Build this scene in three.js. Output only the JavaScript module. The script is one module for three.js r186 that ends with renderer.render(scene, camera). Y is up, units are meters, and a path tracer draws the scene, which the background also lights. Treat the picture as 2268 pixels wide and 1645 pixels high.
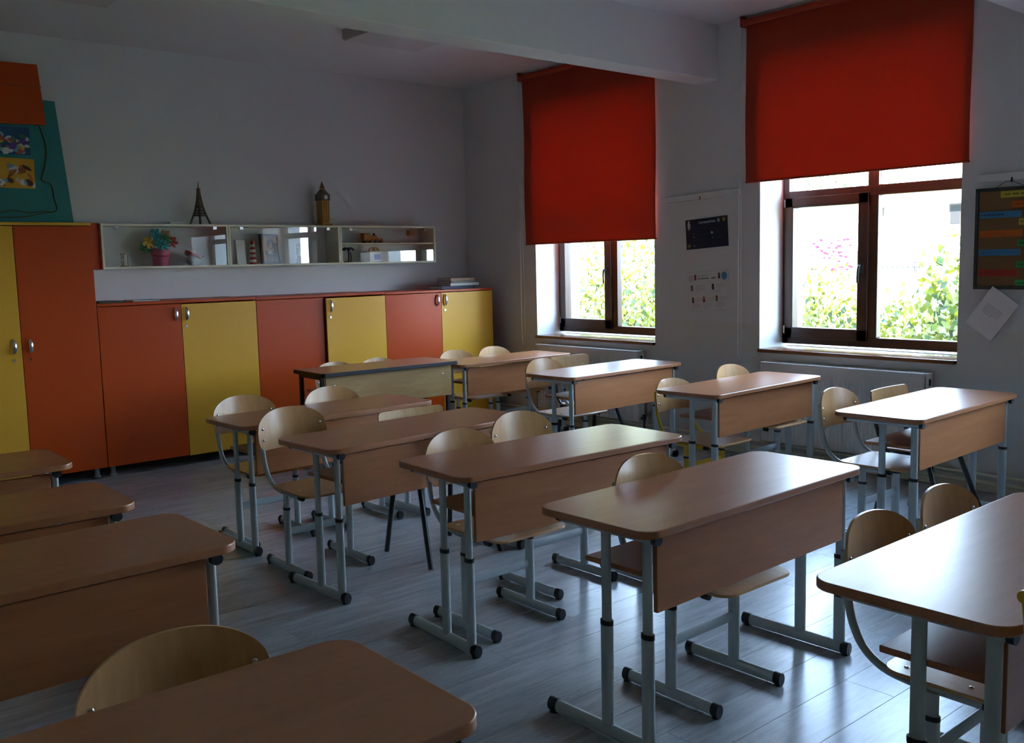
import * as THREE from 'three';
import { RoundedBoxGeometry } from 'three/addons/geometries/RoundedBoxGeometry.js';
import { mergeGeometries } from 'three/addons/utils/BufferGeometryUtils.js';

const scene = new THREE.Scene();

// ---------------------------------------------------------------- camera
const camera = new THREE.PerspectiveCamera(42.38, 2268 / 1645, 0.05, 200);
camera.position.set(0, 1.573, 0);
{
  const yaw = 0.706, pitch = -0.112, roll = -0.024;
  const f = new THREE.Vector3(Math.sin(yaw) * Math.cos(pitch), Math.sin(pitch), -Math.cos(yaw) * Math.cos(pitch));
  const r = new THREE.Vector3(Math.cos(yaw), 0, Math.sin(yaw)), u = new THREE.Vector3().crossVectors(r, f);
  const r2 = r.clone().multiplyScalar(Math.cos(roll)).addScaledVector(u, Math.sin(roll));
  const u2 = u.clone().multiplyScalar(Math.cos(roll)).addScaledVector(r, -Math.sin(roll));
  camera.quaternion.setFromRotationMatrix(new THREE.Matrix4().makeBasis(r2, u2, f.clone().negate()));
}
scene.add(camera);

// ---------------------------------------------------------------- sky, sun, exposure
{
  const w = 64, h = 32, d = new Float32Array(w * h * 4);
  for (let j = 0; j < h; j++) {
    const e = Math.max(0, Math.sin(((j + 0.5) / h - 0.5) * Math.PI)), k = Math.pow(1 - e, 2.2);
    for (let i = 0; i < w; i++) d.set([9.5 + 11 * k, 16.2 + 10 * k, 27 + 5 * k, 1], (j * w + i) * 4);
  }
  const sky = new THREE.DataTexture(d, w, h, THREE.RGBAFormat, THREE.FloatType);
  sky.mapping = THREE.EquirectangularReflectionMapping; sky.magFilter = THREE.LinearFilter; sky.needsUpdate = true;
  scene.background = sky;
}
const sun = new THREE.DirectionalLight(new THREE.Color(1, 0.96, 0.9), 150);
sun.position.set(-9, 26, 6); sun.target.position.set(10, 0, -6);
sun.castShadow = true; sun.shadow.mapSize.set(2048, 2048);
Object.assign(sun.shadow.camera, { left: -40, right: 40, top: 40, bottom: -40, near: 1, far: 90 });
scene.add(sun, sun.target);
const renderer = new THREE.WebGLRenderer({ antialias: true });
renderer.toneMapping = THREE.LinearToneMapping;
renderer.toneMappingExposure = 1.22;
renderer.shadowMap.enabled = true;

// ---------------------------------------------------------------- helpers
let seed = 7;
const rnd = () => { seed = (seed * 1664525 + 1013904223) >>> 0; return seed / 4294967296; };
const rr = (a, b) => a + (b - a) * rnd();
const V = (x, y, z) => new THREE.Vector3(x, y, z);
const taken = {};
const numbered = (n) => { const k = taken[n] = (taken[n] ?? -1) + 1; return k ? n + '_' + String(k).padStart(3, '0') : n; };
function mesh(name, geo, m, parent, label) {
  const o = new THREE.Mesh(geo, m); o.name = name; o.castShadow = o.receiveShadow = true;
  if (label) o.userData.label = label;
  (parent ?? scene).add(o); return o;
}
function thing(name, label, category, pos = [0, 0, 0], turn = 0, group) {
  const o = new THREE.Group(); o.name = numbered(name); o.position.set(...pos); o.rotation.y = turn;
  o.userData = { label, category }; if (group) o.userData.group = group; scene.add(o); return o;
}
function solo(name, label, category, geo, m, pos = [0, 0, 0], turn = 0, group) {
  const o = mesh(numbered(name), geo, m); o.position.set(...pos); o.rotation.y = turn;
  o.userData = { label, category }; if (group) o.userData.group = group; return o;
}
function structure(name, label) {
  const o = new THREE.Group(); o.name = name; o.userData = { kind: 'structure', label, category: name.split('_')[0] }; scene.add(o); return o;
}
const box = (x0, x1, y0, y1, z0, z1) => new THREE.BoxGeometry(x1 - x0, y1 - y0, z1 - z0).translate((x0 + x1) / 2, (y0 + y1) / 2, (z0 + z1) / 2);
const rbox = (x0, x1, y0, y1, z0, z1, r = 0.004, s = 2) => new RoundedBoxGeometry(x1 - x0, y1 - y0, z1 - z0, s, r).translate((x0 + x1) / 2, (y0 + y1) / 2, (z0 + z1) / 2);
const cyl = (r0, r1, h, x, y, z, n = 16) => new THREE.CylinderGeometry(r1, r0, h, n).translate(x, y + h / 2, z);
const tube = (pts, r, n = 24, k = 8) => new THREE.TubeGeometry(new THREE.CatmullRomCurve3(pts.map((p) => V(...p)), false, 'centripetal'), n, r, k);
const merge = (list) => mergeGeometries(list.map((g) => { const q = g.index ? g.toNonIndexed() : g; for (const k of Object.keys(q.attributes)) if (!['position', 'normal', 'uv'].includes(k)) q.deleteAttribute(k); return q; }));
// upright oval post, and an oval bar lying along z
const post = (x, z, y0, y1, rx, rz) => new THREE.CylinderGeometry(1, 1, y1 - y0, 18).scale(rx, 1, rz).translate(x, (y0 + y1) / 2, z);
const barZ = (x, y, z0, z1, rx, ry) => new THREE.CylinderGeometry(1, 1, z1 - z0, 18).rotateX(Math.PI / 2).scale(rx, ry, 1).translate(x, y, (z0 + z1) / 2);
const barX = (x0, x1, y, z, ry, rz) => new THREE.CylinderGeometry(1, 1, x1 - x0, 18).rotateZ(Math.PI / 2).scale(1, ry, rz).translate((x0 + x1) / 2, y, z);
// texture coordinates in metres, u along the grain axis
function grainUV(geo, axis = 0, ou = 0, ov = 0) {
  const g = geo.index ? geo.toNonIndexed() : geo, p = g.attributes.position, n = g.attributes.normal, uv = new Float32Array(p.count * 2);
  for (let i = 0; i < p.count; i += 3) {
    const N = [0, 0, 0]; for (let k = 0; k < 3; k++) { N[0] += Math.abs(n.getX(i + k)); N[1] += Math.abs(n.getY(i + k)); N[2] += Math.abs(n.getZ(i + k)); }
    const top = N.indexOf(Math.max(...N)); let [a, b] = [0, 1, 2].filter((k) => k !== top); if (b === axis) [a, b] = [b, a];
    for (let k = 0; k < 3; k++) { const q = [p.getX(i + k), p.getY(i + k), p.getZ(i + k)]; uv[(i + k) * 2] = q[a] + ou; uv[(i + k) * 2 + 1] = q[b] + ov; }
  }
  g.setAttribute('uv', new THREE.BufferAttribute(uv, 2)); return g;
}
function roundRect(w, d, r) {
  const s = new THREE.Shape(); s.moveTo(r, 0); s.lineTo(w - r, 0); s.absarc(w - r, r, r, -Math.PI / 2, 0); s.lineTo(w, d - r); s.absarc(w - r, d - r, r, 0, Math.PI / 2);
  s.lineTo(r, d); s.absarc(r, d - r, r, Math.PI / 2, Math.PI); s.lineTo(0, r); s.absarc(r, r, r, Math.PI, Math.PI * 1.5); return s;
}
// flat board with rounded corners in plan: x 0..w, z 0..d, top face at y
function board(w, d, t, y, r, bevel = 0.004) {
  const g = new THREE.ExtrudeGeometry(roundRect(w - 2 * bevel, d - 2 * bevel, r - bevel), { depth: t - 2 * bevel, bevelEnabled: true, bevelThickness: bevel, bevelSize: bevel, bevelSegments: 3, curveSegments: 10 });
  return g.rotateX(-Math.PI / 2).rotateY(0).translate(bevel, y - t + bevel, d - bevel);
}

// ---------------------------------------------------------------- textures
function noiseTile(px, py) {          // tileable value noise with px x py cells
  const t = new Float32Array(px * py); for (let i = 0; i < t.length; i++) t[i] = rnd();
  const s = (a) => a * a * (3 - 2 * a);
  return (u, v) => { const x = ((u % 1) + 1) % 1 * px, y = ((v % 1) + 1) % 1 * py, i = Math.floor(x), j = Math.floor(y), a = s(x - i), b = s(y - j);
    const q = (m, n) => t[(n % py) * px + (m % px)]; return (q(i, j) * (1 - a) + q(i + 1, j) * a) * (1 - b) + (q(i, j + 1) * (1 - a) + q(i + 1, j + 1) * a) * b; };
}
function dataTex(w, h, fn, srgb = true) {
  const d = new Uint8Array(w * h * 4);
  for (let j = 0; j < h; j++) for (let i = 0; i < w; i++) { const c = fn(i / w, j / h); for (let k = 0; k < 3; k++) d[(j * w + i) * 4 + k] = Math.max(0, Math.min(255, Math.round(c[k]))); d[(j * w + i) * 4 + 3] = 255; }
  const t = new THREE.DataTexture(d, w, h); t.wrapS = t.wrapT = THREE.RepeatWrapping; t.magFilter = THREE.LinearFilter; t.minFilter = THREE.LinearMipmapLinearFilter; t.generateMipmaps = true;
  if (srgb) t.colorSpace = THREE.SRGBColorSpace; t.needsUpdate = true; return t;
}
function woodTex(w, h, fine, base, dark, flecks, sizeU, sizeV) {
  const a = noiseTile(5, 24), b = noiseTile(14, fine), c = noiseTile(60, fine * 2), e = noiseTile(3, 6);
  const t = dataTex(w, h, (u, v) => {
    const vv = v + 0.02 * (e(u, v) - 0.5);
    let k = 0.5 * a(u, vv) + 0.36 * b(u, vv) + 0.14 * c(u, vv); if (flecks && c(u, vv) > 0.8) k += flecks;
    return base.map((x, n) => x + (dark[n] - x) * k);
  });
  t.repeat.set(1 / sizeU, 1 / sizeV); return t;
}
const beechTex = woodTex(1024, 512, 60, [188, 138, 96], [166, 116, 76], 0.04, 1.3, 0.6);
const plyTex = woodTex(512, 512, 60, [216, 176, 124], [192, 148, 98], 0.04, 0.6, 0.5);
const floorTex = woodTex(1024, 512, 70, [206, 206, 204], [160, 160, 160], 0.12, 1.5, 0.75);
const frameTex = woodTex(512, 256, 60, [104, 70, 44], [64, 40, 24], 0.1, 1.0, 0.4);
const plaster = (() => { const a = noiseTile(40, 40), b = noiseTile(150, 150); const t = dataTex(512, 512, (u, v) => { const k = 110 + 60 * a(u, v) + 60 * b(u, v); return [k, k, k]; }, false); t.repeat.set(0.8, 0.8); return t; })();
const weave = dataTex(64, 64, (u, v) => { const k = 215 + 22 * Math.sin(u * Math.PI * 32) * Math.sin(v * Math.PI * 32) + 14 * Math.sin(v * Math.PI * 16); return [k, k, k]; });
weave.repeat.set(12, 12);

// ---------------------------------------------------------------- materials
const col = (r, g, b) => new THREE.Color().setRGB(r, g, b);
const M = (c, rough = 0.6, extra = {}) => new THREE.MeshStandardMaterial({ color: c, roughness: rough, ...extra });
const P = (c, rough, extra) => new THREE.MeshPhysicalMaterial({ color: c, roughness: rough, ...extra });
const mat = {
  wall: M(col(0.71, 0.71, 0.72), 0.85, { bumpMap: plaster, bumpScale: 0.0006 }),
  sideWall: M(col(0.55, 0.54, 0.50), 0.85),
  dado: M(col(0.68, 0.67, 0.63), 0.32, { bumpMap: plaster, bumpScale: 0.0003 }),
  ceiling: M(col(0.78, 0.77, 0.78), 0.9),
  outer: M(col(0.75, 0.73, 0.68), 0.9),
  beech: P(col(0.92, 0.70, 0.53), 0.34, { map: beechTex, ior: 1.55 }),
  beechTop: P(col(0.90, 0.69, 0.53), 0.31, { map: beechTex, ior: 1.75 }),
  ply: P(col(0.94, 0.84, 0.70), 0.29, { map: plyTex, ior: 1.75 }),
  grey: M(col(0.46, 0.52, 0.53), 0.38),
  yellow: M(col(0.72, 0.44, 0.02), 0.4),
  black: M(col(0.012, 0.012, 0.014), 0.5),
  blackGloss: M(col(0.015, 0.015, 0.017), 0.3),
  steel: M(col(0.75, 0.75, 0.76), 0.22, { metalness: 1 }),
  doorOrange: P(col(0.50, 0.058, 0.002), 0.34, { specularIntensity: 0.6 }),
  doorYellow: P(col(0.72, 0.37, 0.03), 0.34, { specularIntensity: 0.6 }),
  frame: M(col(0.62, 0.55, 0.48), 0.4, { map: frameTex }),
  sill: P(col(0.42, 0.29, 0.2), 0.12, { map: beechTex }),
  gasket: M(col(0.02, 0.02, 0.02), 0.6),
  glass: new THREE.MeshPhysicalMaterial({ color: 0xffffff, roughness: 0.01, transmission: 1, thickness: 0, ior: 1.5 }),
  blind: P(col(0.74, 0.068, 0.012), 0.95, { transmission: 0.27, thickness: 0, map: weave, side: THREE.DoubleSide }),
  blindTube: M(col(0.45, 0.05, 0.015), 0.7),
  radiator: M(col(0.78, 0.77, 0.74), 0.3),
  white: M(col(0.75, 0.75, 0.74), 0.5),
  whiteMatt: M(col(0.78, 0.78, 0.78), 0.8),
  cream: M(col(0.80, 0.78, 0.62), 0.45),
  lampWhite: M(col(0.66, 0.62, 0.64), 0.5),
  lampMetal: M(col(0.42, 0.43, 0.42), 0.5),
};
const floorMats = [[0.66, 0.70, 0.74], [0.70, 0.73, 0.77], [0.62, 0.66, 0.70], [0.68, 0.70, 0.73]].map((c) => P(col(...c), 0.26, { map: floorTex }));

// ---------------------------------------------------------------- room shell
const XW = 6.4, ZB = -8.2, XL = -1.7, ZF = 1.9, HC = 3.42;
const wins = [[-7.10, -5.56, 1.758, -7.235, -5.512], [-4.478, -2.917, 2.16, -4.612, -2.852], [-1.87, -0.31, 2.13, -1.93, -0.26]];
const Y0 = 0.86, Y1 = 3.1;

const floor = structure('floor', 'grey limed laminate plank floor');
mesh('subfloor', box(XL - 0.2, XW + 0.6, -0.25, -0.011, ZB - 0.2, ZF + 0.2), M(col(0.06, 0.055, 0.05), 0.9), floor);
{
  const pw = 0.1935, pl = 1.292, far = [];
  const variants = [];
  for (let k = 0; k < 6; k++) variants.push(grainUV(rbox(0, pl - 0.001, -0.01, 0, 0, pw - 0.0012, 0.0007, 1), 0, rr(0, 3), rr(0, 3)));
  let row = 0;
  for (let z = ZB; z < ZF - 0.02; z += pw, row++) {
    const start = XL - [0, 0.47, 0.86, 0.25, 0.66][row % 5] * pl;
    for (let x = start; x < XW - 0.01; x += pl) {
      const cut = x < XL || x + pl > XW, zc = Math.min(pw, ZF - z);
      const xa = Math.max(x, XL), xb = Math.min(x + pl, XW);
      if (xb - xa < 0.03) continue;
      const hidden = z > 0.25 || xb < -0.2;
      const g = hidden || cut || zc < pw ? grainUV(rbox(0, xb - xa - 0.001, -0.01, 0, 0, zc - 0.0012, 0.0007, 1), 0, rr(0, 3), rr(0, 3)) : variants[Math.floor(rnd() * 6)];
      if (hidden) { far.push(g.clone().translate(xa, 0, z)); continue; }
      const o = mesh('plank', g, floorMats[Math.floor(rnd() * 4)], floor); o.position.set(xa, 0, z);
    }
  }
  const o = mesh('far_planks', merge(far), floorMats[0], floor); o.userData.kind = 'stuff';
}
const ceiling = structure('ceiling', 'white plastered ceiling with two cross beams');
mesh('slab', box(XL - 0.2, XW + 0.95, HC, HC + 0.3, ZB - 0.5, ZF + 0.2), mat.ceiling, ceiling);
mesh('beam', rbox(XL, XW, 2.99, HC + 0.01, -5.11, -4.883, 0.008), mat.ceiling, ceiling);
mesh('beam', rbox(XL, XW, 2.99, HC + 0.01, -2.505, -2.28, 0.008), mat.ceiling, ceiling);

const wallBack = structure('wall_back', 'white painted back wall behind the cupboards');
mesh('plaster', grainUV(box(XL - 0.2, XW + 0.6, -0.25, HC, ZB - 0.2, ZB)), mat.wall, wallBack);
const wallLeft = structure('wall_left', 'painted side wall opposite the windows');
mesh('plaster', grainUV(box(XL - 0.2, XL, -0.25, HC, ZB, ZF)), mat.sideWall, wallLeft);
const wallFront = structure('wall_front', 'painted front wall of the classroom');
mesh('plaster', grainUV(box(XL - 0.2, XW + 0.6, -0.25, HC, ZF, ZF + 0.2)), mat.sideWall, wallFront);
const wallRight = structure('wall_right', 'white painted thick window wall');
{
  const g = [box(XW, 7, 1.06, HC, ZB, wins[0][0]), box(XW, 7, Y1, HC, wins[0][0], ZF), box(XW, 7, 1.06, Y1, wins[0][1], wins[1][0]), box(XW, 7, 1.06, Y1, wins[1][1], wins[2][0]), box(XW, 7, 1.06, Y1, wins[2][1], ZF)];
  mesh('plaster', merge(g.map((q) => grainUV(q))), mat.wall, wallRight);
  const d = [box(XW, 7, -0.25, Y0 - 0.028, ZB, ZF), box(XW, 7, Y0 - 0.028, 1.06, ZB, wins[0][0]), box(XW, 7, Y0 - 0.028, 1.06, wins[0][1], wins[1][0]), box(XW, 7, Y0 - 0.028, 1.06, wins[1][1], wins[2][0]), box(XW, 7, Y0 - 0.028, 1.06, wins[2][1], ZF)];
  mesh('washable_paint', merge(d.map((q) => grainUV(q))), mat.dado, wallRight, 'washable glossy lower band of the window wall');
}
{
  const b = structure('baseboard_right', 'narrow skirting along the window wall');
  mesh('strip', rbox(XW - 0.018, XW, 0, 0.075, ZB, ZF, 0.004), mat.cream, b);
  const c = structure('baseboard_back', 'narrow skirting along the back wall');
  mesh('strip', rbox(XL, XW - 0.02, 0, 0.075, ZB, ZB + 0.018, 0.004), mat.cream, c);
}

// ---------------------------------------------------------------- windows
wins.forEach(([za, zb], n) => {
  const w = structure('window_' + (n + 1), ['brown framed casement window nearest the cupboards', 'brown framed casement window with transom beside the pin board', 'brown framed casement window past the pin board'][n]);
  const X = 6.71, D = 0.07, bar = (name, y0, y1, z0, z1, x0 = X, ax = 2, parent = w) => mesh(name, grainUV(rbox(x0, X + D, y0, y1, z0, z1, 0.006), ax), mat.frame, parent);
  const mid = (za + zb) / 2, m0 = mid - 0.055, m1 = mid + 0.03;
  bar('frame_rail', Y0 + 0.02, 0.955, za, zb); bar('frame_rail', 3.04, Y1, za, zb);
  bar('frame_stile', Y0 + 0.02, Y1, za, za + 0.055, X, 1); bar('frame_stile', Y0 + 0.02, Y1, zb - 0.055, zb, X, 1);
  bar('mullion', 0.955, 3.04, m0, m1, X + 0.004, 1);
  bar('transom', 2.012, 2.088, za + 0.05, zb - 0.05, X + 0.002);
  const sash = new THREE.Group(); sash.name = 'sash'; w.add(sash);
  const s0 = za + 0.028, s1 = m0 + 0.018, xs = X - 0.018;
  bar('sash_rail', 0.925, 1.014, s0, s1, xs, 2, sash); bar('sash_rail', 1.957, 2.038, s0, s1, xs, 2, sash);
  bar('sash_stile', 0.925, 2.038, s0, za + 0.103, xs, 1, sash); bar('sash_stile', 0.925, 2.038, s1 - 0.083, s1, xs, 1, sash);
  mesh('handle', merge([rbox(xs - 0.012, xs, 1.44, 1.52, s1 - 0.055, s1 - 0.027, 0.005), tube([[xs - 0.01, 1.495, s1 - 0.041], [xs - 0.042, 1.495, s1 - 0.043], [xs - 0.05, 1.47, s1 - 0.046], [xs - 0.046, 1.41, s1 - 0.052], [xs - 0.04, 1.37, s1 - 0.055]], 0.0085, 20)]), mat.blackGloss, sash, 'black lever handle');
  for (const y of [0.965, 1.965]) mesh('hinge', cyl(0.007, 0.007, 0.06, xs - 0.004, y, s0 + 0.004), mat.steel, sash);
  mesh('pane', box(X + 0.03, X + 0.036, 1.014, 1.957, za + 0.103, s1 - 0.083), mat.glass, sash);
  mesh('pane', box(X + 0.03, X + 0.036, 0.955, 2.012, m1, zb - 0.055), mat.glass, w);
  mesh('pane', box(X + 0.03, X + 0.036, 2.088, 3.04, za + 0.055, m0), mat.glass, w);
  mesh('pane', box(X + 0.03, X + 0.036, 2.088, 3.04, m1, zb - 0.055), mat.glass, w);
  mesh('sill', grainUV(rbox(XW - 0.035, X, Y0 - 0.028, Y0, za, zb, 0.008, 3), 2), mat.sill, w, 'polished wooden window sill');
  mesh('sill_flashing', box(X + D, 7.06, Y0 - 0.02, Y0, za, zb), mat.lampMetal, w);
});

// ---------------------------------------------------------------- roller blinds
const blindNames = ['tall orange-red roller blind on the window nearest the cupboards', 'orange-red roller blind on the window beside the pin board', 'orange-red roller blind on the window past the pin board'];
wins.forEach(([za, zb, yb, b0, b1], n) => {
  const t = thing('roller_blind', blindNames[n], 'blind', [XW - 0.018, yb, (b0 + b1) / 2], 0, 'orange-red roller blinds');
  const L = b1 - b0, H = HC - 0.05 - yb;
  const g = new THREE.BoxGeometry(0.0012, H, L - 0.02, 1, 24, 20).translate(0, H / 2, 0), p = g.attributes.position;
  for (let i = 0; i < p.count; i++) { const y = p.getY(i), z = p.getZ(i), e = Math.pow(Math.abs(z) / (L / 2), 6); p.setX(i, p.getX(i) - 0.001 - 0.004 * Math.sin(y * 3.1) * (1 - y / H) - 0.006 * e * Math.sin(y * 5.2 + z)); p.setZ(i, z - Math.sign(z) * 0.006 * Math.abs(Math.sin(y * 2.3)) * (1 - y / H)); }
  g.computeVertexNormals();
  mesh('fabric', g, mat.blind, t);
  mesh('roller_tube', new THREE.CylinderGeometry(0.026, 0.026, L, 20).rotateX(Math.PI / 2).translate(-0.024, H + 0.004, 0), mat.blindTube, t);
  mesh('bracket', rbox(-0.055, 0.016, H - 0.03, H + 0.05, -L / 2 - 0.008, -L / 2, 0.002), mat.blindTube, t);
  mesh('bracket', rbox(-0.055, 0.016, H - 0.03, H + 0.05, L / 2, L / 2 + 0.008, 0.002), mat.blindTube, t);
  mesh('bottom_bar', new THREE.CylinderGeometry(0.007, 0.007, L - 0.02, 10).rotateX(Math.PI / 2).translate(0, 0.002, 0), mat.blindTube, t);
  const zc = -L / 2 - 0.02, yl = 0.73 - yb;
  mesh('pull_chain', merge([tube([[-0.04, H, zc], [-0.041, H * 0.3, zc], [-0.039, yl + 0.02, zc - 0.005], [-0.025, yl, zc - 0.01], [-0.011, yl + 0.02, zc - 0.012], [-0.009, H * 0.3, zc - 0.012], [-0.011, H, zc - 0.01]], 0.0032, 60, 5), rbox(-0.045, 0.0, H - 0.02, H + 0.04, zc - 0.016, zc + 0.014, 0.006)]), mat.white, t, 'white bead chain');
});

// ---------------------------------------------------------------- radiators and pipes
function radiator(label, z0, z1, yb, yt) {
  const t = thing('radiator', label, 'radiator', [XW - 0.13, yb, (z0 + z1) / 2]), L = z1 - z0, H = yt - yb;
  const n = Math.round(L / 0.0333), seg = n * 6, g = new THREE.PlaneGeometry(L - 0.03, H - 0.03, seg, 10).rotateY(-Math.PI / 2), p = g.attributes.position;
  for (let i = 0; i < p.count; i++) { const y = p.getY(i) + H / 2, k = Math.max(0, Math.min(1, Math.min((y - 0.05) / 0.025, (H - 0.075 - y) / 0.02))); const s = Math.cos(p.getZ(i) / 0.0333 * Math.PI * 2); p.setX(i, 0.006 * k * (s > 0 ? Math.pow(s, 0.5) : -Math.pow(-s, 0.5) * 0.6 + 0.0)); }
  // rows need to fall on the ends of the flutes
  g.translate(0.006, H / 2, 0); g.computeVertexNormals();
  mesh('front_panel', g, mat.radiator, t);
  mesh('back_panel', rbox(0.06, 0.075, 0, H - 0.01, -L / 2 + 0.015, L / 2 - 0.015, 0.004), mat.radiator, t);
  mesh('core', box(0.016, 0.06, 0.03, H - 0.03, -L / 2 + 0.02, L / 2 - 0.02), M(col(0.1, 0.1, 0.1), 0.8), t);
  mesh('side_cover', rbox(0, 0.082, 0, H, -L / 2, -L / 2 + 0.008, 0.003), mat.radiator, t);
  const s = mesh('side_cover', rbox(0, 0.082, 0, H, L / 2 - 0.008, L / 2, 0.003), mat.radiator, t);
  mesh('logo_plate', rbox(0.03, 0.055, H - 0.085, H - 0.04, L / 2, L / 2 + 0.003, 0.001), mat.black, s);
  const grille = mesh('top_grille', merge([rbox(0, 0.012, H - 0.012, H, -L / 2, L / 2, 0.003), rbox(0.07, 0.082, H - 0.012, H, -L / 2, L / 2, 0.003)]), mat.radiator, t);
  const slots = []; for (let k = 0; k < Math.round(L / 0.025); k++) slots.push(box(0.012, 0.07, H - 0.01, H - 0.003, -L / 2 + 0.012 + k * 0.025, -L / 2 + 0.024 + k * 0.025));
  const sl = mesh('grille_slats', merge(slots), mat.radiator, grille); sl.userData.kind = 'stuff';
  mesh('valve', merge([cyl(0.016, 0.016, 0.05, 0.04, 0.03, L / 2 + 0.03), new THREE.CylinderGeometry(0.012, 0.012, 0.03, 12).rotateX(Math.PI / 2).translate(0.04, 0.045, L / 2 + 0.015), cyl(0.008, 0.008, 0.1, 0.04, -0.06, L / 2 + 0.03)]), mat.blackGloss, t);
  mesh('bleed_valve', new THREE.SphereGeometry(0.011, 10, 8).scale(1, 1, 1.4).translate(0.035, H - 0.045, -L / 2 - 0.014), mat.steel, t);
  for (const z of [-L / 2 + 0.2, L / 2 - 0.2]) mesh('wall_bracket', box(0.075, 0.12, H * 0.2, H * 0.8, z - 0.012, z + 0.012), mat.radiator, t);
}
radiator('white panel radiator under the window nearest the cupboards', -6.995, -5.646, 0.14, 0.783);
radiator('white panel radiator under the window beside the pin board', -4.382, -3.054, 0.14, 0.77);
[['upper', 0.16, 0.045], ['lower', 0.105, 0.045]].forEach(([k, y, off]) => solo('heating_pipe', k + ' painted heating pipe running along the window wall above the skirting', 'pipe', tube([[XW - off, y - 0.06, ZB + 0.03], [XW - off, y - 0.06, -5], [XW - off, y - 0.06, -2], [XW - off, y - 0.06, ZF - 0.05]], 0.011, 30, 10), mat.cream, [0, k === 'upper' ? 0.02 : 0.02, 0]));

// ---------------------------------------------------------------- ceiling lamps
function ceilingLamp(label, x, z) {
  const t = thing('ceiling_lamp', label, 'lamp', [x, HC - 0.085, z]);
  mesh('housing', rbox(-0.35, 0.35, 0.012, 0.085, -0.215, 0.215, 0.004), mat.lampMetal, t);
  mesh('diffuser', rbox(-0.34, 0.34, 0, 0.016, -0.205, 0.205, 0.004), mat.lampWhite, t);
}
ceilingLamp('unlit boxy ceiling lamp nearer the windows, behind the cross beam', 4.41, -6.5);
ceilingLamp('unlit boxy ceiling lamp above the tall cupboard side of the room', 1.95, -6.58);

// ---------------------------------------------------------------- cupboards
function handle(parent, x, y, z, lock) {
  const pts = []; for (let k = 0; k <= 10; k++) { const a = k / 10 * Math.PI; pts.push([x, y + 0.05 * Math.cos(a), z + 0.003 + 0.022 * Math.sin(a)]); }
  const g = tube(pts, 0.0075, 20, 8), p = g.attributes.position;
  for (let i = 0; i < p.count; i++) { const k = 1 + 1.1 * (1 - Math.pow((p.getY(i) - y) / 0.06, 2)); p.setX(i, x + (p.getX(i) - x) * k); }
  g.computeVertexNormals();
  mesh('handle', g, mat.steel, parent, 'chrome bow handle');
  if (lock) mesh('lock', new THREE.CylinderGeometry(0.011, 0.011, 0.008, 14).rotateX(Math.PI / 2).translate(x - 0.004, y - 0.1, z + 0.003), mat.steel, parent);
}
const CZ = -7.6;
function cupboard(name, label, x0, x1, h, doors, topMat, sideMat) {
  const t = thing(name, label, 'cupboard', [x0, 0, ZB + 0.01]), w = x1 - x0, d = CZ - ZB - 0.03, yb = 0.1;
  const side = (xa, xb) => mesh('side_panel', rbox(xa, xb, yb, h - 0.022, 0, d, 0.002), sideMat, t);
  side(0.001, 0.019); side(w - 0.019, w - 0.001);
  mesh('back_panel', box(0.019, w - 0.019, yb, h - 0.022, 0, 0.008), sideMat, t);
  mesh('bottom_panel', box(0.019, w - 0.019, yb, yb + 0.018, 0.008, d), sideMat, t);
  mesh('top_panel', rbox(0.001, w - 0.001, h - 0.022, h, 0, d + 0.022, 0.003), topMat, t);
  let x = 0; const dw = w / doors.length;
  doors.forEach((c, k) => {
    const y0 = yb - 0.02 + (c.sag ?? 0), y1 = h - 0.028 + (c.sag ?? 0);
    const piv = new THREE.Group(); piv.name = 'door'; piv.position.set(c.hinge > 0 ? x + dw : x, 0, d + 0.002); piv.rotation.y = c.ajar ?? 0; piv.userData.label = c.m === mat.doorOrange ? 'plain orange door' : 'plain yellow door'; t.add(piv);
    const s = c.hinge > 0 ? -dw : 0;
    mesh('door_leaf', rbox(s + 0.002, s + dw - 0.002, y0, y1, 0, 0.018, 0.002), c.m, piv);
    if (c.hx !== undefined) handle(piv, s + c.hx, c.hy ?? 1.235, 0.018, c.lock);
    x += dw;
  });
  for (const fx of [0.06, w - 0.06]) for (const fz of [0.06, d - 0.06]) mesh('foot', merge([cyl(0.02, 0.016, yb - 0.012, fx, 0.012, fz), cyl(0.027, 0.027, 0.012, fx, 0, fz)]), mat.lampMetal, t);
}
const O = mat.doorOrange, Yw = mat.doorYellow, W6 = 0.649, X0 = 2.346;
cupboard('tall_cupboard', 'tall orange and yellow cupboard reaching above the display cases', 1.262, 2.344, 1.955, [{ m: Yw, hinge: -1, hx: 0.487, hy: 1.06, lock: 1 }, { m: O, hinge: 1, hx: 0.055, hy: 1.06, lock: 1 }], Yw, O);
cupboard('low_cupboard', 'low cupboard with orange and yellow doors next to the tall cupboard', X0, X0 + 2 * W6, 1.345, [{ m: O, hinge: -1, hx: 0.6 }, { m: Yw, hinge: 1, hx: 0.04, lock: 1, sag: -0.004 }], O, O);
cupboard('low_cupboard', 'low cupboard whose yellow door stands slightly ajar, its orange door without a handle', X0 + 2 * W6, X0 + 4 * W6, 1.34, [{ m: O, hinge: -1 }, { m: Yw, hinge: 1, hx: 0.045, lock: 1, ajar: 0.05, sag: -0.006 }], O, O);
cupboard('low_cupboard', 'low cupboard with orange and yellow doors in the corner by the window, books on top', X0 + 4 * W6, X0 + 6 * W6, 1.335, [{ m: O, hinge: -1, hx: 0.6 }, { m: Yw, hinge: 1, hx: 0.045, lock: 1 }], O, O);

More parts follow.
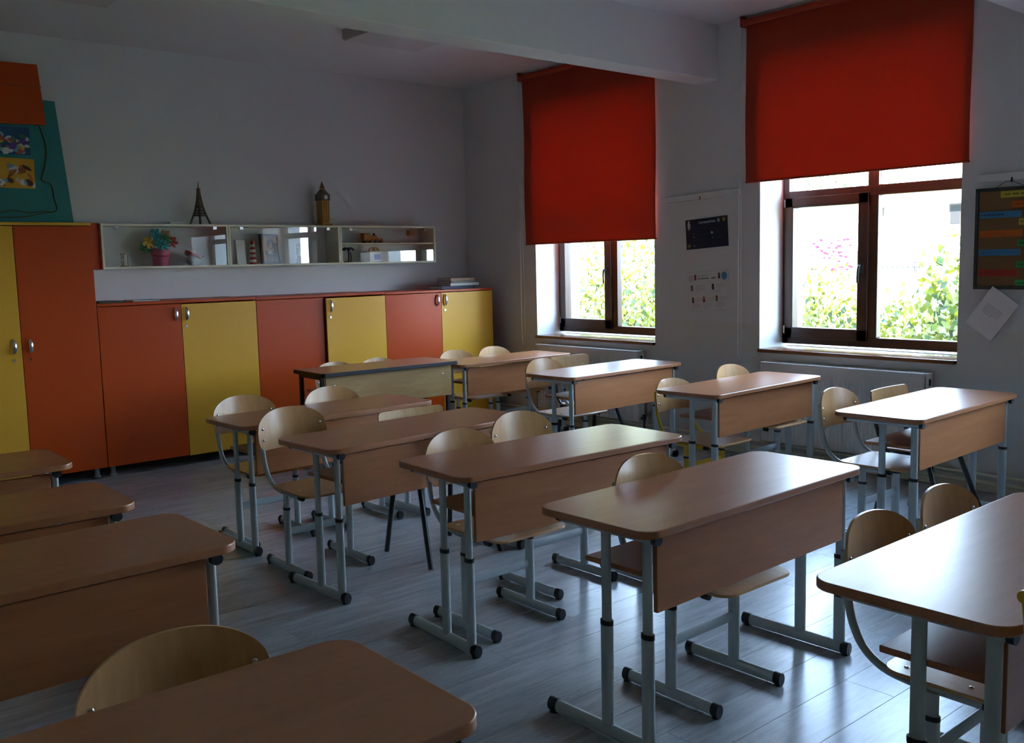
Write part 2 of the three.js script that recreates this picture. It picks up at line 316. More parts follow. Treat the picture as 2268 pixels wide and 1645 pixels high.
// ---------------------------------------------------------------- desks
function desk(n, label, x, z, h, turn) {
  const t = thing('school_desk', label, 'desk', [x, 0, z], turn, 'double school desks on grey frames'), L = 1.305, W = 0.5, dy = h - 0.754;
  mesh('tabletop', grainUV(board(L, W, 0.026, h, 0.062), 0, n * 0.37, n * 0.21), mat.beechTop, t);
  mesh('front_panel', grainUV(rbox(0.095, L - 0.095, 0.47 + dy, h - 0.04, 0.44, 0.457, 0.003), 0, n * 0.53, n * 0.4), mat.beech, t, 'veneered modesty panel');
  mesh('book_shelf', grainUV(rbox(0.09, L - 0.09, h - 0.178, h - 0.16, 0.15, 0.44, 0.003), 0, n * 0.11, n * 0.6), mat.beech, t, 'veneered book shelf under the top');
  for (const s of [0.072, L - 0.072]) {
    const r = mesh('top_rail', barZ(s, h - 0.026 - 0.015, 0.06, 0.468, 0.0175, 0.015), mat.grey, t);
    for (const [za, zb] of [[0.045, 0.062], [0.466, 0.484]]) mesh('end_cap', barZ(s, h - 0.041, za, zb, 0.0185, 0.016), mat.black, r);
    for (const lz of [0.262, 0.437]) {
      const cy = 0.395 + (lz < 0.3 ? 0 : 0.0);
      const l = mesh('leg', post(s, lz, cy - 0.05, h - 0.05, 0.0125, 0.019), mat.grey, t);
      mesh('sleeve', post(s, lz, 0.04, cy, 0.0165, 0.024), mat.grey, l); mesh('collar', post(s, lz, cy - 0.006, cy + 0.01, 0.0175, 0.025), mat.black, l);
      for (const by of [0.12, 0.22]) mesh('height_screw', new THREE.SphereGeometry(0.005, 8, 6).translate(s + 0.0165, by + 0.1, lz), mat.steel, l);
    }
    const ft = mesh('foot', barZ(s, 0.026, 0.02, 0.455, 0.017, 0.024), mat.grey, t);
    for (const [za, zb] of [[-0.012, 0.024], [0.45, 0.482]]) mesh('end_cap', merge([barZ(s, 0.026, za, zb, 0.0195, 0.026), post(s, (za + zb) / 2, 0, 0.03, 0.019, 0.017)]), mat.black, ft);
  }
}
const mid = 'in the middle row of desks', win = 'in the row along the windows', away = 'in the row farthest from the windows';
desk(1, 'beech double school desk first from the cupboards ' + mid, 2.182, -5.322, 0.733, 0.022);
desk(2, 'beech double school desk second from the cupboards ' + mid, 2.12, -4.31, 0.746, 0.063);
desk(3, 'beech double school desk third from the cupboards ' + mid, 2.223, -3.404, 0.751, -0.038);
desk(4, 'beech double school desk fourth from the cupboards ' + mid, 2.115, -2.381, 0.754, 0.018);
desk(5, 'beech double school desk fifth from the cupboards ' + mid, 2.098, -1.322, 0.76, 0);
desk(6, 'beech double school desk beside the black-edged desk ' + win, 4.875, -6.87, 0.735, 0);
desk(7, 'beech double school desk under the window nearest the cupboards', 4.667, -5.36, 0.759, 0.03);
desk(8, 'beech double school desk with a yellow-framed chair ' + win, 4.762, -4.16, 0.728, 0.04);
desk(9, 'beech double school desk next to the pin board ' + win, 4.698, -2.822, 0.728, 0.026);
desk(10, 'beech double school desk first from the cupboards ' + away, -0.068, -4.946, 0.747, -0.028);
desk(11, 'beech double school desk second from the cupboards ' + away, -0.156, -3.908, 0.765, -0.019);
desk(12, 'beech double school desk third from the cupboards ' + away, -0.163, -3.047, 0.793, 0.016);
desk(13, 'beech double school desk fourth from the cupboards ' + away, -0.299, -1.768, 0.789, -0.012);
{ // the odd desk with black edges and black legs
  const t = thing('school_desk', 'black-edged double desk with pale panel on black legs before the cupboards', 'desk', [3.555, 0, -6.84], -0.03), L = 1.26, W = 0.5, h = 0.787;
  const top = mesh('tabletop', grainUV(board(L - 0.012, W - 0.012, 0.004, h, 0.024, 0.001), 0, 4, 2), mat.beechTop, t); top.position.set(0.006, 0, 0.006);
  mesh('edge_band', board(L, W, 0.03, h - 0.002, 0.03), mat.black, t, 'black rubber edge');
  mesh('front_panel', grainUV(rbox(0.06, L - 0.04, 0.5, h - 0.03, 0.42, 0.437, 0.003), 0, 1, 1), P(col(0.78, 0.78, 0.66), 0.35, { map: plyTex }), t, 'pale modesty panel');
  for (const bx of [0.13, L - 0.13]) mesh('bolt', new THREE.SphereGeometry(0.009, 10, 8).scale(1, 1, 0.5).translate(bx, h - 0.105, 0.437), mat.steel, t);
  for (const lx of [0.045, L - 0.06]) for (const lz of [0.06, 0.405]) mesh('leg', rbox(lx - 0.015, lx + 0.015, 0, h - 0.02, lz - 0.015, lz + 0.015, 0.004), mat.black, t);
  for (const lx of [0.045, L - 0.06]) mesh('side_rail', rbox(lx - 0.012, lx + 0.012, h - 0.06, h - 0.021, 0.06, 0.405, 0.004), mat.black, t);
  mesh('book_shelf', grainUV(box(0.06, L - 0.075, h - 0.17, h - 0.155, 0.12, 0.42), 0, 2, 5), mat.beech, t);
}

// ---------------------------------------------------------------- chairs
function backShape(w, y0, ys, yt, bow, rb, tilt, th = 0.009, pw = 2.4) {
  const nx = 28, ny = 8, pos = [], uv = [], idx = [];
  const edge = (x) => { const a = Math.abs(x), c = a > w - rb ? rb - Math.sqrt(Math.max(0, rb * rb - (a - w + rb) ** 2)) : 0; return [y0 + c, ys + (yt - ys) * Math.sqrt(Math.max(0, 1 - Math.pow(a / w, pw)))]; };
  for (let side = 0; side < 2; side++) for (let i = 0; i <= nx; i++) {
    const s = -Math.cos(i / nx * Math.PI) * 0.35 + (i / nx * 2 - 1) * 0.65, x = s * w, [b, t] = edge(x);
    for (let j = 0; j <= ny; j++) { const y = b + (t - b) * j / ny; pos.push(x, y, -bow * (1 - s * s) - (y - y0) * tilt + (side ? -th : 0)); uv.push(y, x); }
  }
  const K = ny + 1, N = (nx + 1) * K;
  for (let i = 0; i < nx; i++) for (let j = 0; j < ny; j++) { const a = i * K + j, b = a + K; idx.push(a, b, b + 1, a, b + 1, a + 1, N + a, N + b + 1, N + b, N + a, N + a + 1, N + b + 1); }
  const rim = (a, b) => idx.push(a, N + a, N + b, a, N + b, b);
  for (let i = 0; i < nx; i++) { rim(i * K, (i + 1) * K); rim((i + 1) * K + ny, i * K + ny); }
  for (let j = 0; j < ny; j++) { rim(j + 1, j); rim(nx * K + j, nx * K + j + 1); }
  const g = new THREE.BufferGeometry(); g.setAttribute('position', new THREE.Float32BufferAttribute(pos, 3)); g.setAttribute('uv', new THREE.Float32BufferAttribute(uv, 2)); g.setIndex(idx);
  const q = g.toNonIndexed(); g.computeVertexNormals();
  // smooth faces, hard rim
  const nn = g.attributes.normal, p = q.attributes.position, n2 = new Float32Array(p.count * 3), A = V(), B = V(), C = V();
  const faceCount = nx * ny * 4 * 3;
  const smooth = new THREE.BufferGeometry(); smooth.setAttribute('position', g.attributes.position); smooth.setIndex(idx.slice(0, faceCount)); smooth.computeVertexNormals();
  for (let i = 0; i < p.count; i += 3) {
    A.fromBufferAttribute(p, i); B.fromBufferAttribute(p, i + 1); C.fromBufferAttribute(p, i + 2); const f = B.sub(A).cross(C.sub(A)).normalize();
    for (let k = 0; k < 3; k++) { if (i < faceCount) { const v = idx[i + k]; n2.set([smooth.attributes.normal.getX(v), smooth.attributes.normal.getY(v), smooth.attributes.normal.getZ(v)], (i + k) * 3); } else n2.set([f.x, f.y, f.z], (i + k) * 3); }
  }
  q.setAttribute('normal', new THREE.BufferAttribute(n2, 3)); return q;
}
function seatGeo(w, d, y, th = 0.011) {
  const s = roundRect(w, d, 0.055), g = new THREE.ExtrudeGeometry(s, { depth: th - 0.006, bevelEnabled: true, bevelThickness: 0.003, bevelSize: 0.003, bevelSegments: 2, curveSegments: 8 });
  return grainUV(g.rotateX(-Math.PI / 2).translate(-w / 2, y - th + 0.003, 0), 2);
}
// x: middle, bz: plane of the backrest, top: height of the backrest
function chair(label, x, bz, top, o = {}) {
  const t = thing('school_chair', label, 'chair', [x, 0, bz + 0.25], o.turn ?? 0, 'school chairs on runner feet'), fm = o.frame ?? mat.grey, dy = top - 0.82, ys = 0.44 + dy;
  const seat = mesh('seat', seatGeo(0.4, 0.4, ys).translate(0, 0, 0.265), o.seat ?? mat.ply, t);
  for (const bx of [-0.15, 0.15]) for (const bzz of [-0.08, 0.1]) mesh('bolt', new THREE.SphereGeometry(0.008, 10, 6).scale(1, 0.4, 1).translate(bx, ys, bzz), mat.steel, seat);
  const back = mesh('backrest', backShape(o.bw ?? 0.205, top - 0.215, top - 0.115, top, 0.048, 0.05, 0.1).translate(0, 0, -0.222), o.back ?? mat.ply, t);
  for (const sx of [-1, 1]) {
    for (const by of [0.055, 0.115]) mesh('bolt', new THREE.SphereGeometry(0.0085, 10, 8).scale(1, 1, 0.6).translate(sx * 0.172, top - 0.215 + by, -0.222 - 0.048 * (1 - 0.7) - by * 0.1 + 0.002), mat.steel, back);
    const r = 0.0125, xs = sx * 0.176;
    const rail = mesh('side_rail', tube([[xs, top - 0.075, -0.262], [xs, top - 0.14, -0.257], [xs, ys + 0.17, -0.249], [xs, ys + 0.09, -0.23], [xs, ys + 0.03, -0.195], [xs, ys - 0.008, -0.14], [xs, ys - 0.024, -0.06], [xs, ys - 0.026, 0.05], [xs, ys - 0.026, 0.155]], r, 40, 10), fm, t);
    mesh('end_cap', new THREE.CylinderGeometry(0.0145, 0.0145, 0.028, 12).rotateX(Math.PI / 2).translate(xs, ys - 0.026, 0.16), mat.black, rail);
    const p = mesh('post', post(sx * 0.185, 0.01, 0.3 + dy, ys - 0.03, 0.0135, 0.02), fm, t);
    mesh('sleeve', post(sx * 0.185, 0.01, 0.04, 0.335 + dy, 0.0165, 0.024), fm, p); mesh('collar', post(sx * 0.185, 0.01, 0.33 + dy, 0.343 + dy, 0.0175, 0.025), mat.black, p);
    const ft = mesh('foot', barZ(sx * 0.185, 0.025, -0.19, 0.2, 0.016, 0.022), fm, t);
    for (const [za, zb] of [[-0.215, -0.186], [0.196, 0.225]]) mesh('end_cap', merge([barZ(sx * 0.185, 0.025, za, zb, 0.0185, 0.0245), post(sx * 0.185, (za + zb) / 2, 0, 0.03, 0.018, 0.0145)]), mat.black, ft);
  }
  if (o.bar) mesh('top_bar', barX(-0.198, 0.198, top - 0.082, -0.262, 0.014, 0.014), fm, t);
  mesh('crossbar', barX(-0.175, 0.175, 0.215, 0.01, 0.021, 0.009), fm, t);
  return t;
}
function blackChair(label, x, bz, top, o = {}) {
  const t = thing('school_chair', label, 'chair', [x, 0, bz + 0.25], o.turn ?? 0, 'straight-backed chairs on black legs'), ys = 0.44;
  const seat = mesh('seat', seatGeo(0.4, 0.4, ys).translate(0, 0, 0.22), mat.ply, t);
  const back = mesh('backrest', backShape(0.22, top - 0.16, top - 0.018, top, 0.022, 0.02, 0.12, 0.009, 24), M(col(0.9, 0.86, 0.68), 0.4, { map: plyTex }), t); back.position.z = -0.228;
  for (const sx of [-1, 1]) {
    mesh('leg', tube([[sx * 0.185, ys - 0.012, 0.075], [sx * 0.208, 0.25, 0.14], [sx * 0.238, 0.0, 0.23]], 0.0145, 8, 10), mat.blackGloss, t);
    mesh('leg', tube([[sx * 0.19, ys - 0.012, -0.15], [sx * 0.202, 0.25, -0.175], [sx * 0.218, 0.0, -0.215]], 0.0145, 8, 10), mat.blackGloss, t);
    mesh('side_rail', tube([[sx * 0.185, ys - 0.02, 0.12], [sx * 0.185, ys - 0.02, -0.1], [sx * 0.18, ys + 0.01, -0.19], [sx * 0.16, ys + 0.1, -0.24], [sx * 0.165, top - 0.04, -0.272]], 0.011, 30, 10), mat.blackGloss, t);
    mesh('bolt', new THREE.SphereGeometry(0.008, 10, 8).scale(1, 1, 0.5).translate(sx * 0.165, top - 0.08, -0.01 - 0.012), mat.steel, back);
  }
}
const gz = 'grey-framed beech chair ';
chair(gz + 'with ochre seat at the first desk from the cupboards, middle row', 2.495, -5.44, 0.817, { seat: P(col(0.8, 0.5, 0.1), 0.3, { map: plyTex }) });
chair(gz + 'at the window side of the first desk, middle row', 3.075, -5.40, 0.815);
chair(gz + 'pulled out into the aisle at the second desk, middle row', 2.44, -4.735, 0.822);
blackChair('straight-backed chair on black legs at the second desk, middle row', 3.04, -4.455, 0.773);
chair(gz + 'at the aisle side of the third desk, middle row', 2.622, -3.46, 0.82);
chair(gz + 'pulled back at the window side of the third desk, middle row', 3.165, -3.655, 0.82);
chair(gz + 'alone at the fourth desk, middle row', 2.745, -2.42, 0.826);
chair(gz + 'at the aisle side of the fifth desk, middle row', 2.66, -1.43, 0.797);
chair(gz + 'at the window side of the fifth desk, middle row', 3.11, -1.43, 0.802);
chair(gz + 'behind the black-edged desk, farther from the windows', 4.02, -6.97, 0.797);
chair(gz + 'behind the black-edged desk, nearer the windows', 4.44, -6.97, 0.797);
chair(gz + 'beside the black-edged desk, before the corner cupboard', 5.28, -6.98, 0.799);
chair(gz + 'in the corner by the window, pale back against the cupboard', 5.735, -6.98, 0.8);
chair(gz + 'under the window nearest the cupboards, at the aisle side of its desk', 5.02, -5.5, 0.83);
blackChair('straight-backed chair on black legs before the radiator nearest the cupboards', 5.48, -5.69, 0.808);
chair('yellow-framed beech chair at the third desk in the window row', 5.085, -4.25, 0.762, { frame: mat.yellow });
chair(gz + 'beside the yellow-framed chair in the window row', 5.72, -4.235, 0.805);
chair(gz + 'before the radiator beside the pin board, seat shining', 5.01, -2.96, 0.81);
blackChair('straight-backed chair on black legs before the radiator beside the pin board', 5.5, -2.91, 0.77);
chair(gz + 'at the fourth desk in the row farthest from the windows', 0.69, -1.9, 0.828);
chair('tall yellow-framed chair in front of the fifth desk, middle row', 2.262, -0.775, 0.935, { frame: mat.yellow, bw: 0.155, bar: true });

// ---------------------------------------------------------------- display cases on the back wall
const SZ = -7.95, SY0 = 1.605, SY1 = 1.968;
function displayCase(label, x0, x1, shelf) {
  const t = thing('display_case', label, 'display case', [x0, SY0, ZB]), w = x1 - x0, h = SY1 - SY0, d = SZ - ZB;
  mesh('top_panel', rbox(0, w, h - 0.018, h, 0, d, 0.002), mat.cream, t); mesh('bottom_panel', rbox(0, w, 0, 0.018, 0, d, 0.002), mat.cream, t);
  mesh('side_panel', rbox(0, 0.018, 0.018, h - 0.018, 0, d, 0.002), mat.cream, t); mesh('side_panel', rbox(w - 0.018, w, 0.018, h - 0.018, 0, d, 0.002), mat.cream, t);
  mesh('back_panel', box(0.018, w - 0.018, 0.018, h - 0.018, 0, 0.006), mat.white, t);
  if (shelf) mesh('inner_shelf', rbox(0.018, w - 0.018, shelf, shelf + 0.014, 0.006, d - 0.02, 0.002), mat.cream, t);
  const g = mesh('glass_door', box(0.0185, w - 0.0185, 0.0185, h - 0.0185, d - 0.014, d - 0.01), mat.glass, t);
  for (const cx of [0.12, w - 0.12]) mesh('clip', rbox(cx - 0.018, cx + 0.018, h - 0.046, h - 0.016, d - 0.016, d + 0.004, 0.004), mat.steel, g);
  return t;
}
displayCase('cream glass-fronted wall case holding the pink flower pot', 2.525, 3.59);
displayCase('cream glass-fronted wall case below the clock tower figurine', 3.592, 4.693);
displayCase('cream glass-fronted wall case with an inner shelf', 4.695, 5.8, 0.186);
solo('filler_panel', 'orange end panel between the tall cupboard and the first display case', 'panel', rbox(0, 0.115, 0, SY1 - SY0 + 0.005, 0, SZ - ZB - 0.03, 0.003), mat.doorOrange, [2.405, SY0, ZB]);

// figurines and keepsakes
const fy = SY0 + 0.018, zc = -8.06;
const mk = { brown: M(col(0.09, 0.055, 0.035), 0.5), gold: M(col(0.38, 0.2, 0.05), 0.4, { metalness: 0.5 }), red: M(col(0.45, 0.03, 0.02), 0.5), pink: M(col(0.62, 0.12, 0.22), 0.6), teal: M(col(0.05, 0.4, 0.38), 0.8), blue: M(col(0.08, 0.2, 0.5), 0.6), wood: M(col(0.42, 0.2, 0.06), 0.55), dark: M(col(0.03, 0.03, 0.03), 0.5), green: M(col(0.06, 0.25, 0.1), 0.8), orangeM: M(col(0.75, 0.16, 0.02), 0.7), yellowM: M(col(0.75, 0.5, 0.05), 0.7) };
{ // lattice tower
  const t = thing('tower_figurine', 'dark iron lattice tower figurine standing on the display cases', 'figurine', [3.40, SY1, -8.08], 0.4), prof = (y) => 0.058 * Math.pow(1 - y / 0.37, 2.2) + 0.0035;
  for (const [a, b] of [[1, 1], [1, -1], [-1, 1], [-1, -1]]) { const pts = []; for (let k = 0; k <= 12; k++) { const y = 0.009 + k / 12 * 0.301; pts.push([a * prof(y), y, b * prof(y)]); } mesh('leg', tube(pts, 0.0085, 24, 6), mk.brown, t); }
  for (const [y, s] of [[0.075, 0.045], [0.15, 0.026], [0.3, 0.012]]) mesh('platform', rbox(-s, s, y, y + 0.012, -s, s, 0.002), mk.brown, t);
  const br = []; for (let k = 0; k < 9; k++) { const y0 = 0.09 + k * 0.023, y1 = y0 + 0.023, a = prof(y0), b = prof(y1); for (const s of [1, -1]) { br.push(tube([[-a, y0, s * a], [b, y1, s * b]], 0.0048, 2, 5), tube([[a, y0, s * a], [-b, y1, s * b]], 0.0048, 2, 5), tube([[s * a, y0, -a], [s * b, y1, b]], 0.0048, 2, 5), tube([[s * a, y0, a], [s * b, y1, -b]], 0.0048, 2, 5)); } }
  mesh('lattice', merge(br), mk.brown, t); mesh('spire', cyl(0.006, 0.002, 0.06, 0, 0.31, 0, 8), mk.brown, t);
}
{ // clock tower
  const t = thing('clock_tower_figurine', 'golden brown clock tower figurine standing on the display cases', 'figurine', [4.60, SY1, -8.08], 0.15);
  mesh('base', rbox(-0.058, 0.058, 0, 0.02, -0.058, 0.058, 0.003), mk.gold, t);
  mesh('shaft', rbox(-0.044, 0.044, 0.02, 0.235, -0.044, 0.044, 0.003), mk.gold, t);
  for (const s of [-0.03, -0.01, 0.01, 0.03]) mesh('rib', rbox(s - 0.003, s + 0.003, 0.03, 0.225, 0.043, 0.049, 0.001), mk.gold, t);
  mesh('clock_stage', rbox(-0.05, 0.05, 0.235, 0.295, -0.05, 0.05, 0.003), mk.brown, t);
  mesh('clock_face', new THREE.CylinderGeometry(0.02, 0.02, 0.006, 20).rotateX(Math.PI / 2).translate(0, 0.265, 0.051), mat.white, t);
  mesh('roof', new THREE.CylinderGeometry(0.024, 0.062, 0.045, 4).rotateY(Math.PI / 4).translate(0, 0.3175, 0), mk.brown, t);
  mesh('lantern', rbox(-0.018, 0.018, 0.335, 0.352, -0.018, 0.018, 0.002), mk.gold, t);
  mesh('spire', new THREE.CylinderGeometry(0.001, 0.026, 0.065, 4).rotateY(Math.PI / 4).translate(0, 0.3835, 0), mk.brown, t);
}
solo('paper_packet', 'small white packet lying on the display cases beside the lattice tower', 'packet', rbox(-0.07, 0.07, 0, 0.022, -0.04, 0.04, 0.004), mat.whiteMatt, [3.17, SY1, -8.06], 0.2);
{
  const t = thing('flower_pot', 'pink pot of paper flowers in the first display case', 'flower pot', [3.03, fy, zc]);
  mesh('pot', new THREE.LatheGeometry([[0, 0], [0.062, 0], [0.07, 0.08], [0.078, 0.145], [0.072, 0.147], [0.066, 0.13], [0, 0.13]].map((p) => new THREE.Vector2(...p)), 24), mk.pink, t);
  mesh('ribbon', new THREE.TorusGeometry(0.073, 0.008, 8, 28).rotateX(Math.PI / 2 + 0.25).translate(0, 0.1, 0), M(col(0.5, 0.04, 0.1), 0.5), t);
  [[-0.1, 0.205, 0.02, mk.yellowM], [-0.02, 0.2, 0.05, mk.teal], [0.03, 0.225, 0.04, mk.green], [0.1, 0.215, 0.0, mk.red], [0.05, 0.265, 0.0, mk.wood], [-0.03, 0.275, 0.0, mk.teal], [-0.12, 0.17, 0, mk.green], [0.0, 0.185, 0.065, mk.teal]].forEach(([x, y, z, m]) => {
    const petals = [new THREE.SphereGeometry(0.014, 8, 6).translate(0, 0.004, 0.014)];
    for (let k = 0; k < 6; k++) petals.push(new THREE.SphereGeometry(0.022, 10, 8).scale(1.25, 0.5, 1).rotateX(0.9).translate(0.03, 0, 0).rotateZ(k * Math.PI / 3));
    const f = mesh('flower', merge(petals).rotateX(-0.35 - 3 * z).rotateZ(-2 * x).translate(x, y - 0.012, z + 0.01), m, t);
    mesh('stem', tube([[x * 0.2, 0.12, z * 0.2], [x * 0.6, 0.17, z * 0.6], [x, y, z]], 0.0035, 6, 5), mk.green, f);
  });
}
{
  const t = thing('hourglass', 'small hourglass in the first display case', 'hourglass', [2.73, fy, zc]);
  mesh('base', cyl(0.034, 0.034, 0.008, 0, 0, 0), mk.wood, t); mesh('cap', cyl(0.03, 0.03, 0.008, 0, 0.1, 0), mk.wood, t);
  mesh('bulb', new THREE.LatheGeometry([[0.022, 0.008], [0.024, 0.025], [0.005, 0.053], [0.024, 0.082], [0.022, 0.1]].map((p) => new THREE.Vector2(...p)), 18), M(col(0.6, 0.62, 0.6), 0.2), t);
  for (const a of [0, 2.1, 4.2]) mesh('pillar', cyl(0.003, 0.003, 0.092, 0.028 * Math.cos(a), 0.008, 0.028 * Math.sin(a), 6), mk.wood, t);
}
{
  const t = thing('bird_figurine', 'grey bird figurine with red scarf in the first display case', 'figurine', [3.31, fy, zc]);
  mesh('body', new THREE.SphereGeometry(0.05, 18, 12).scale(1.25, 1, 0.9).translate(0, 0.05, 0), M(col(0.35, 0.33, 0.32), 0.6), t);
  mesh('head', new THREE.SphereGeometry(0.026, 14, 10).translate(-0.045, 0.105, 0), M(col(0.3, 0.1, 0.1), 0.6), t);
  mesh('tail', new THREE.ConeGeometry(0.018, 0.07, 10).rotateZ(-1.2).translate(0.075, 0.07, 0), mk.dark, t);
  mesh('scarf', tube([[-0.07, 0.125, 0.015], [-0.03, 0.1, 0.04], [0.02, 0.085, 0.045], [0.05, 0.06, 0.045]], 0.012, 16, 8), mk.red, t);
}
const stripe = (name, label, x, r0, r1, h, m) => { const t = thing(name, label, 'figurine', [x, fy, zc]); for (let k = 0; k < 9; k++) mesh('tier', cyl(r0 + (r1 - r0) * k / 9, r0 + (r1 - r0) * (k + 1) / 9, h / 9 * 0.8, 0, k * h / 9, 0), k % 2 ? mat.white : m, t); mesh('cap', new THREE.ConeGeometry(r1, 0.04, 12).translate(0, h + 0.015, 0), m, t); };
stripe('lighthouse_figurine', 'red and white striped lighthouse figurine in the middle display case', 3.86, 0.032, 0.018, 0.2, mk.red);
{
  const t = thing('greeting_card', 'pale folded card standing in the middle display case', 'card', [3.745, fy, zc + 0.02]);
  const a = mesh('card_front', rbox(-0.05, 0.05, 0, 0.215, 0, 0.002, 0.0008), mat.whiteMatt, t); a.rotation.x = -0.12; a.rotation.y = 0.3;
  const b = mesh('card_back', rbox(-0.05, 0.05, 0, 0.215, -0.06, -0.058, 0.0008), mat.whiteMatt, t); b.rotation.x = 0.12; b.rotation.y = 0.3;
}
const canvas = (w, h, draw) => { const c = document.createElement('canvas'); c.width = w; c.height = h; const x = c.getContext('2d'); draw(x, w, h); const t = new THREE.CanvasTexture(c); t.colorSpace = THREE.SRGBColorSpace; return t; };
function sheet(w, h, th = 0.0016) { return new THREE.BoxGeometry(w, h, th); }
const printed = (tex, edge = mat.whiteMatt) => { const m = M(0xffffff, 0.6, { map: tex }); return [edge, edge, edge, edge, m, edge]; };
{
  const t = thing('framed_picture', 'dark framed portrait painting leaning in the middle display case', 'picture', [4.04, fy, zc - 0.02], 0.2);
  const p = new THREE.Group(); p.name = 'frame'; p.rotation.x = -0.1; t.add(p);
  for (const [a, b, c, d] of [[-0.105, 0.105, 0, 0.02], [-0.105, 0.105, 0.25, 0.27], [-0.105, -0.085, 0.02, 0.25], [0.085, 0.105, 0.02, 0.25]]) mesh('frame_side', rbox(a, b, c, d, 0, 0.016, 0.003), mk.dark, p);
  const tex = canvas(192, 256, (x, w, h) => { x.fillStyle = '#9a6f35'; x.fillRect(0, 0, w, h); x.fillStyle = '#2c1c16'; x.beginPath(); x.ellipse(110, 80, 42, 52, 0, 0, 7); x.fill(); x.fillStyle = '#b98a68'; x.beginPath(); x.ellipse(108, 92, 24, 32, 0.2, 0, 7); x.fill(); x.fillStyle = '#5b2c1a'; x.fillRect(40, 150, 150, 110); x.fillStyle = '#c9c2c0'; x.beginPath(); x.ellipse(95, 165, 36, 16, 0.1, 0, 7); x.fill(); x.fillStyle = '#1b1a22'; x.fillRect(140, 70, 52, 190); });
  const c = mesh('painting', sheet(0.172, 0.232, 0.004), printed(tex), p); c.position.set(0, 0.135, 0.008);
}
{
  const t = thing('nutcracker_figurine', 'small red doll figurine in the middle display case', 'figurine', [4.30, fy, zc + 0.03]);
  mesh('skirt', cyl(0.034, 0.016, 0.07, 0, 0, 0), mk.red, t); mesh('body', cyl(0.02, 0.024, 0.05, 0, 0.07, 0), mat.white, t); mesh('head', new THREE.SphereGeometry(0.022, 14, 10).translate(0, 0.14, 0), M(col(0.6, 0.4, 0.3), 0.6), t); mesh('hat', cyl(0.022, 0.018, 0.03, 0, 0.15, 0), mk.red, t);
}
const up = SY0 + 0.2;
{
  const t = thing('toy_train', 'wooden toy engine on the inner shelf of the display case', 'toy', [5.1, up, zc]);
  mesh('cab', rbox(-0.09, -0.03, 0.02, 0.085, -0.03, 0.03, 0.004), mk.wood, t); mesh('cab_roof', rbox(-0.1, -0.022, 0.085, 0.095, -0.035, 0.035, 0.003), mk.wood, t); mesh('boiler', new THREE.CylinderGeometry(0.027, 0.027, 0.09, 18).rotateZ(Math.PI / 2).translate(0.015, 0.048, 0), mk.wood, t);
  mesh('tender', rbox(0.07, 0.12, 0.02, 0.05, -0.025, 0.025, 0.004), mk.wood, t); mesh('chimney', cyl(0.009, 0.012, 0.025, 0.04, 0.07, 0), mk.dark, t);
  for (const x of [-0.06, 0, 0.05, 0.1]) mesh('wheel', new THREE.CylinderGeometry(0.018, 0.018, 0.07, 16).rotateX(Math.PI / 2).translate(x, 0.018, 0), mk.brown, t);
}
{
  const t = thing('palm_figurine', 'dark palm tree figurine under the inner shelf of the display case', 'figurine', [4.84, fy, zc]);
  mesh('base', cyl(0.045, 0.04, 0.01, 0, 0, 0), mk.dark, t); mesh('trunk', tube([[0, 0.01, 0], [0.008, 0.06, 0], [0, 0.12, 0]], 0.008, 12, 8), mk.dark, t); mesh('trunk', tube([[0.02, 0.01, 0.01], [0.026, 0.05, 0.01], [0.018, 0.1, 0.01]], 0.006, 12, 8), mk.dark, t);
  for (let k = 0; k < 7; k++) { const a = k / 7 * Math.PI * 2; mesh('frond', tube([[0, 0.12, 0], [0.03 * Math.cos(a), 0.138, 0.03 * Math.sin(a)], [0.06 * Math.cos(a), 0.115, 0.06 * Math.sin(a)]], 0.007, 8, 6), mk.dark, t); }
}
{
  const t = thing('gift_box', 'white gift box with gold bow under the inner shelf of the display case', 'box', [5.13, fy, zc]);
  mesh('box_body', rbox(-0.085, 0.085, 0, 0.105, -0.06, 0.06, 0.004), mat.white, t); mesh('print', rbox(-0.035, 0.035, 0.02, 0.075, 0.06, 0.0615, 0.0005), mk.blue, t);
  mesh('bow', merge([new THREE.TorusGeometry(0.02, 0.007, 8, 18).scale(1.5, 0.8, 1).rotateZ(0.4).translate(-0.026, 0.12, 0), new THREE.TorusGeometry(0.02, 0.007, 8, 18).scale(1.5, 0.8, 1).rotateZ(-0.4).translate(0.026, 0.12, 0), new THREE.SphereGeometry(0.01, 10, 8).translate(0, 0.115, 0)]), M(col(0.6, 0.36, 0.04), 0.4), t);
}
{
  const t = thing('wooden_block', 'small brown keepsake cube hanging under the top of the display case', 'box', [5.57, SY1 - 0.09, zc]);
  mesh('cube', rbox(-0.03, 0.03, 0, 0.055, -0.03, 0.03, 0.005), mk.wood, t); mesh('hook', cyl(0.003, 0.003, 0.02, 0, 0.053, 0, 6), mat.steel, t);
}

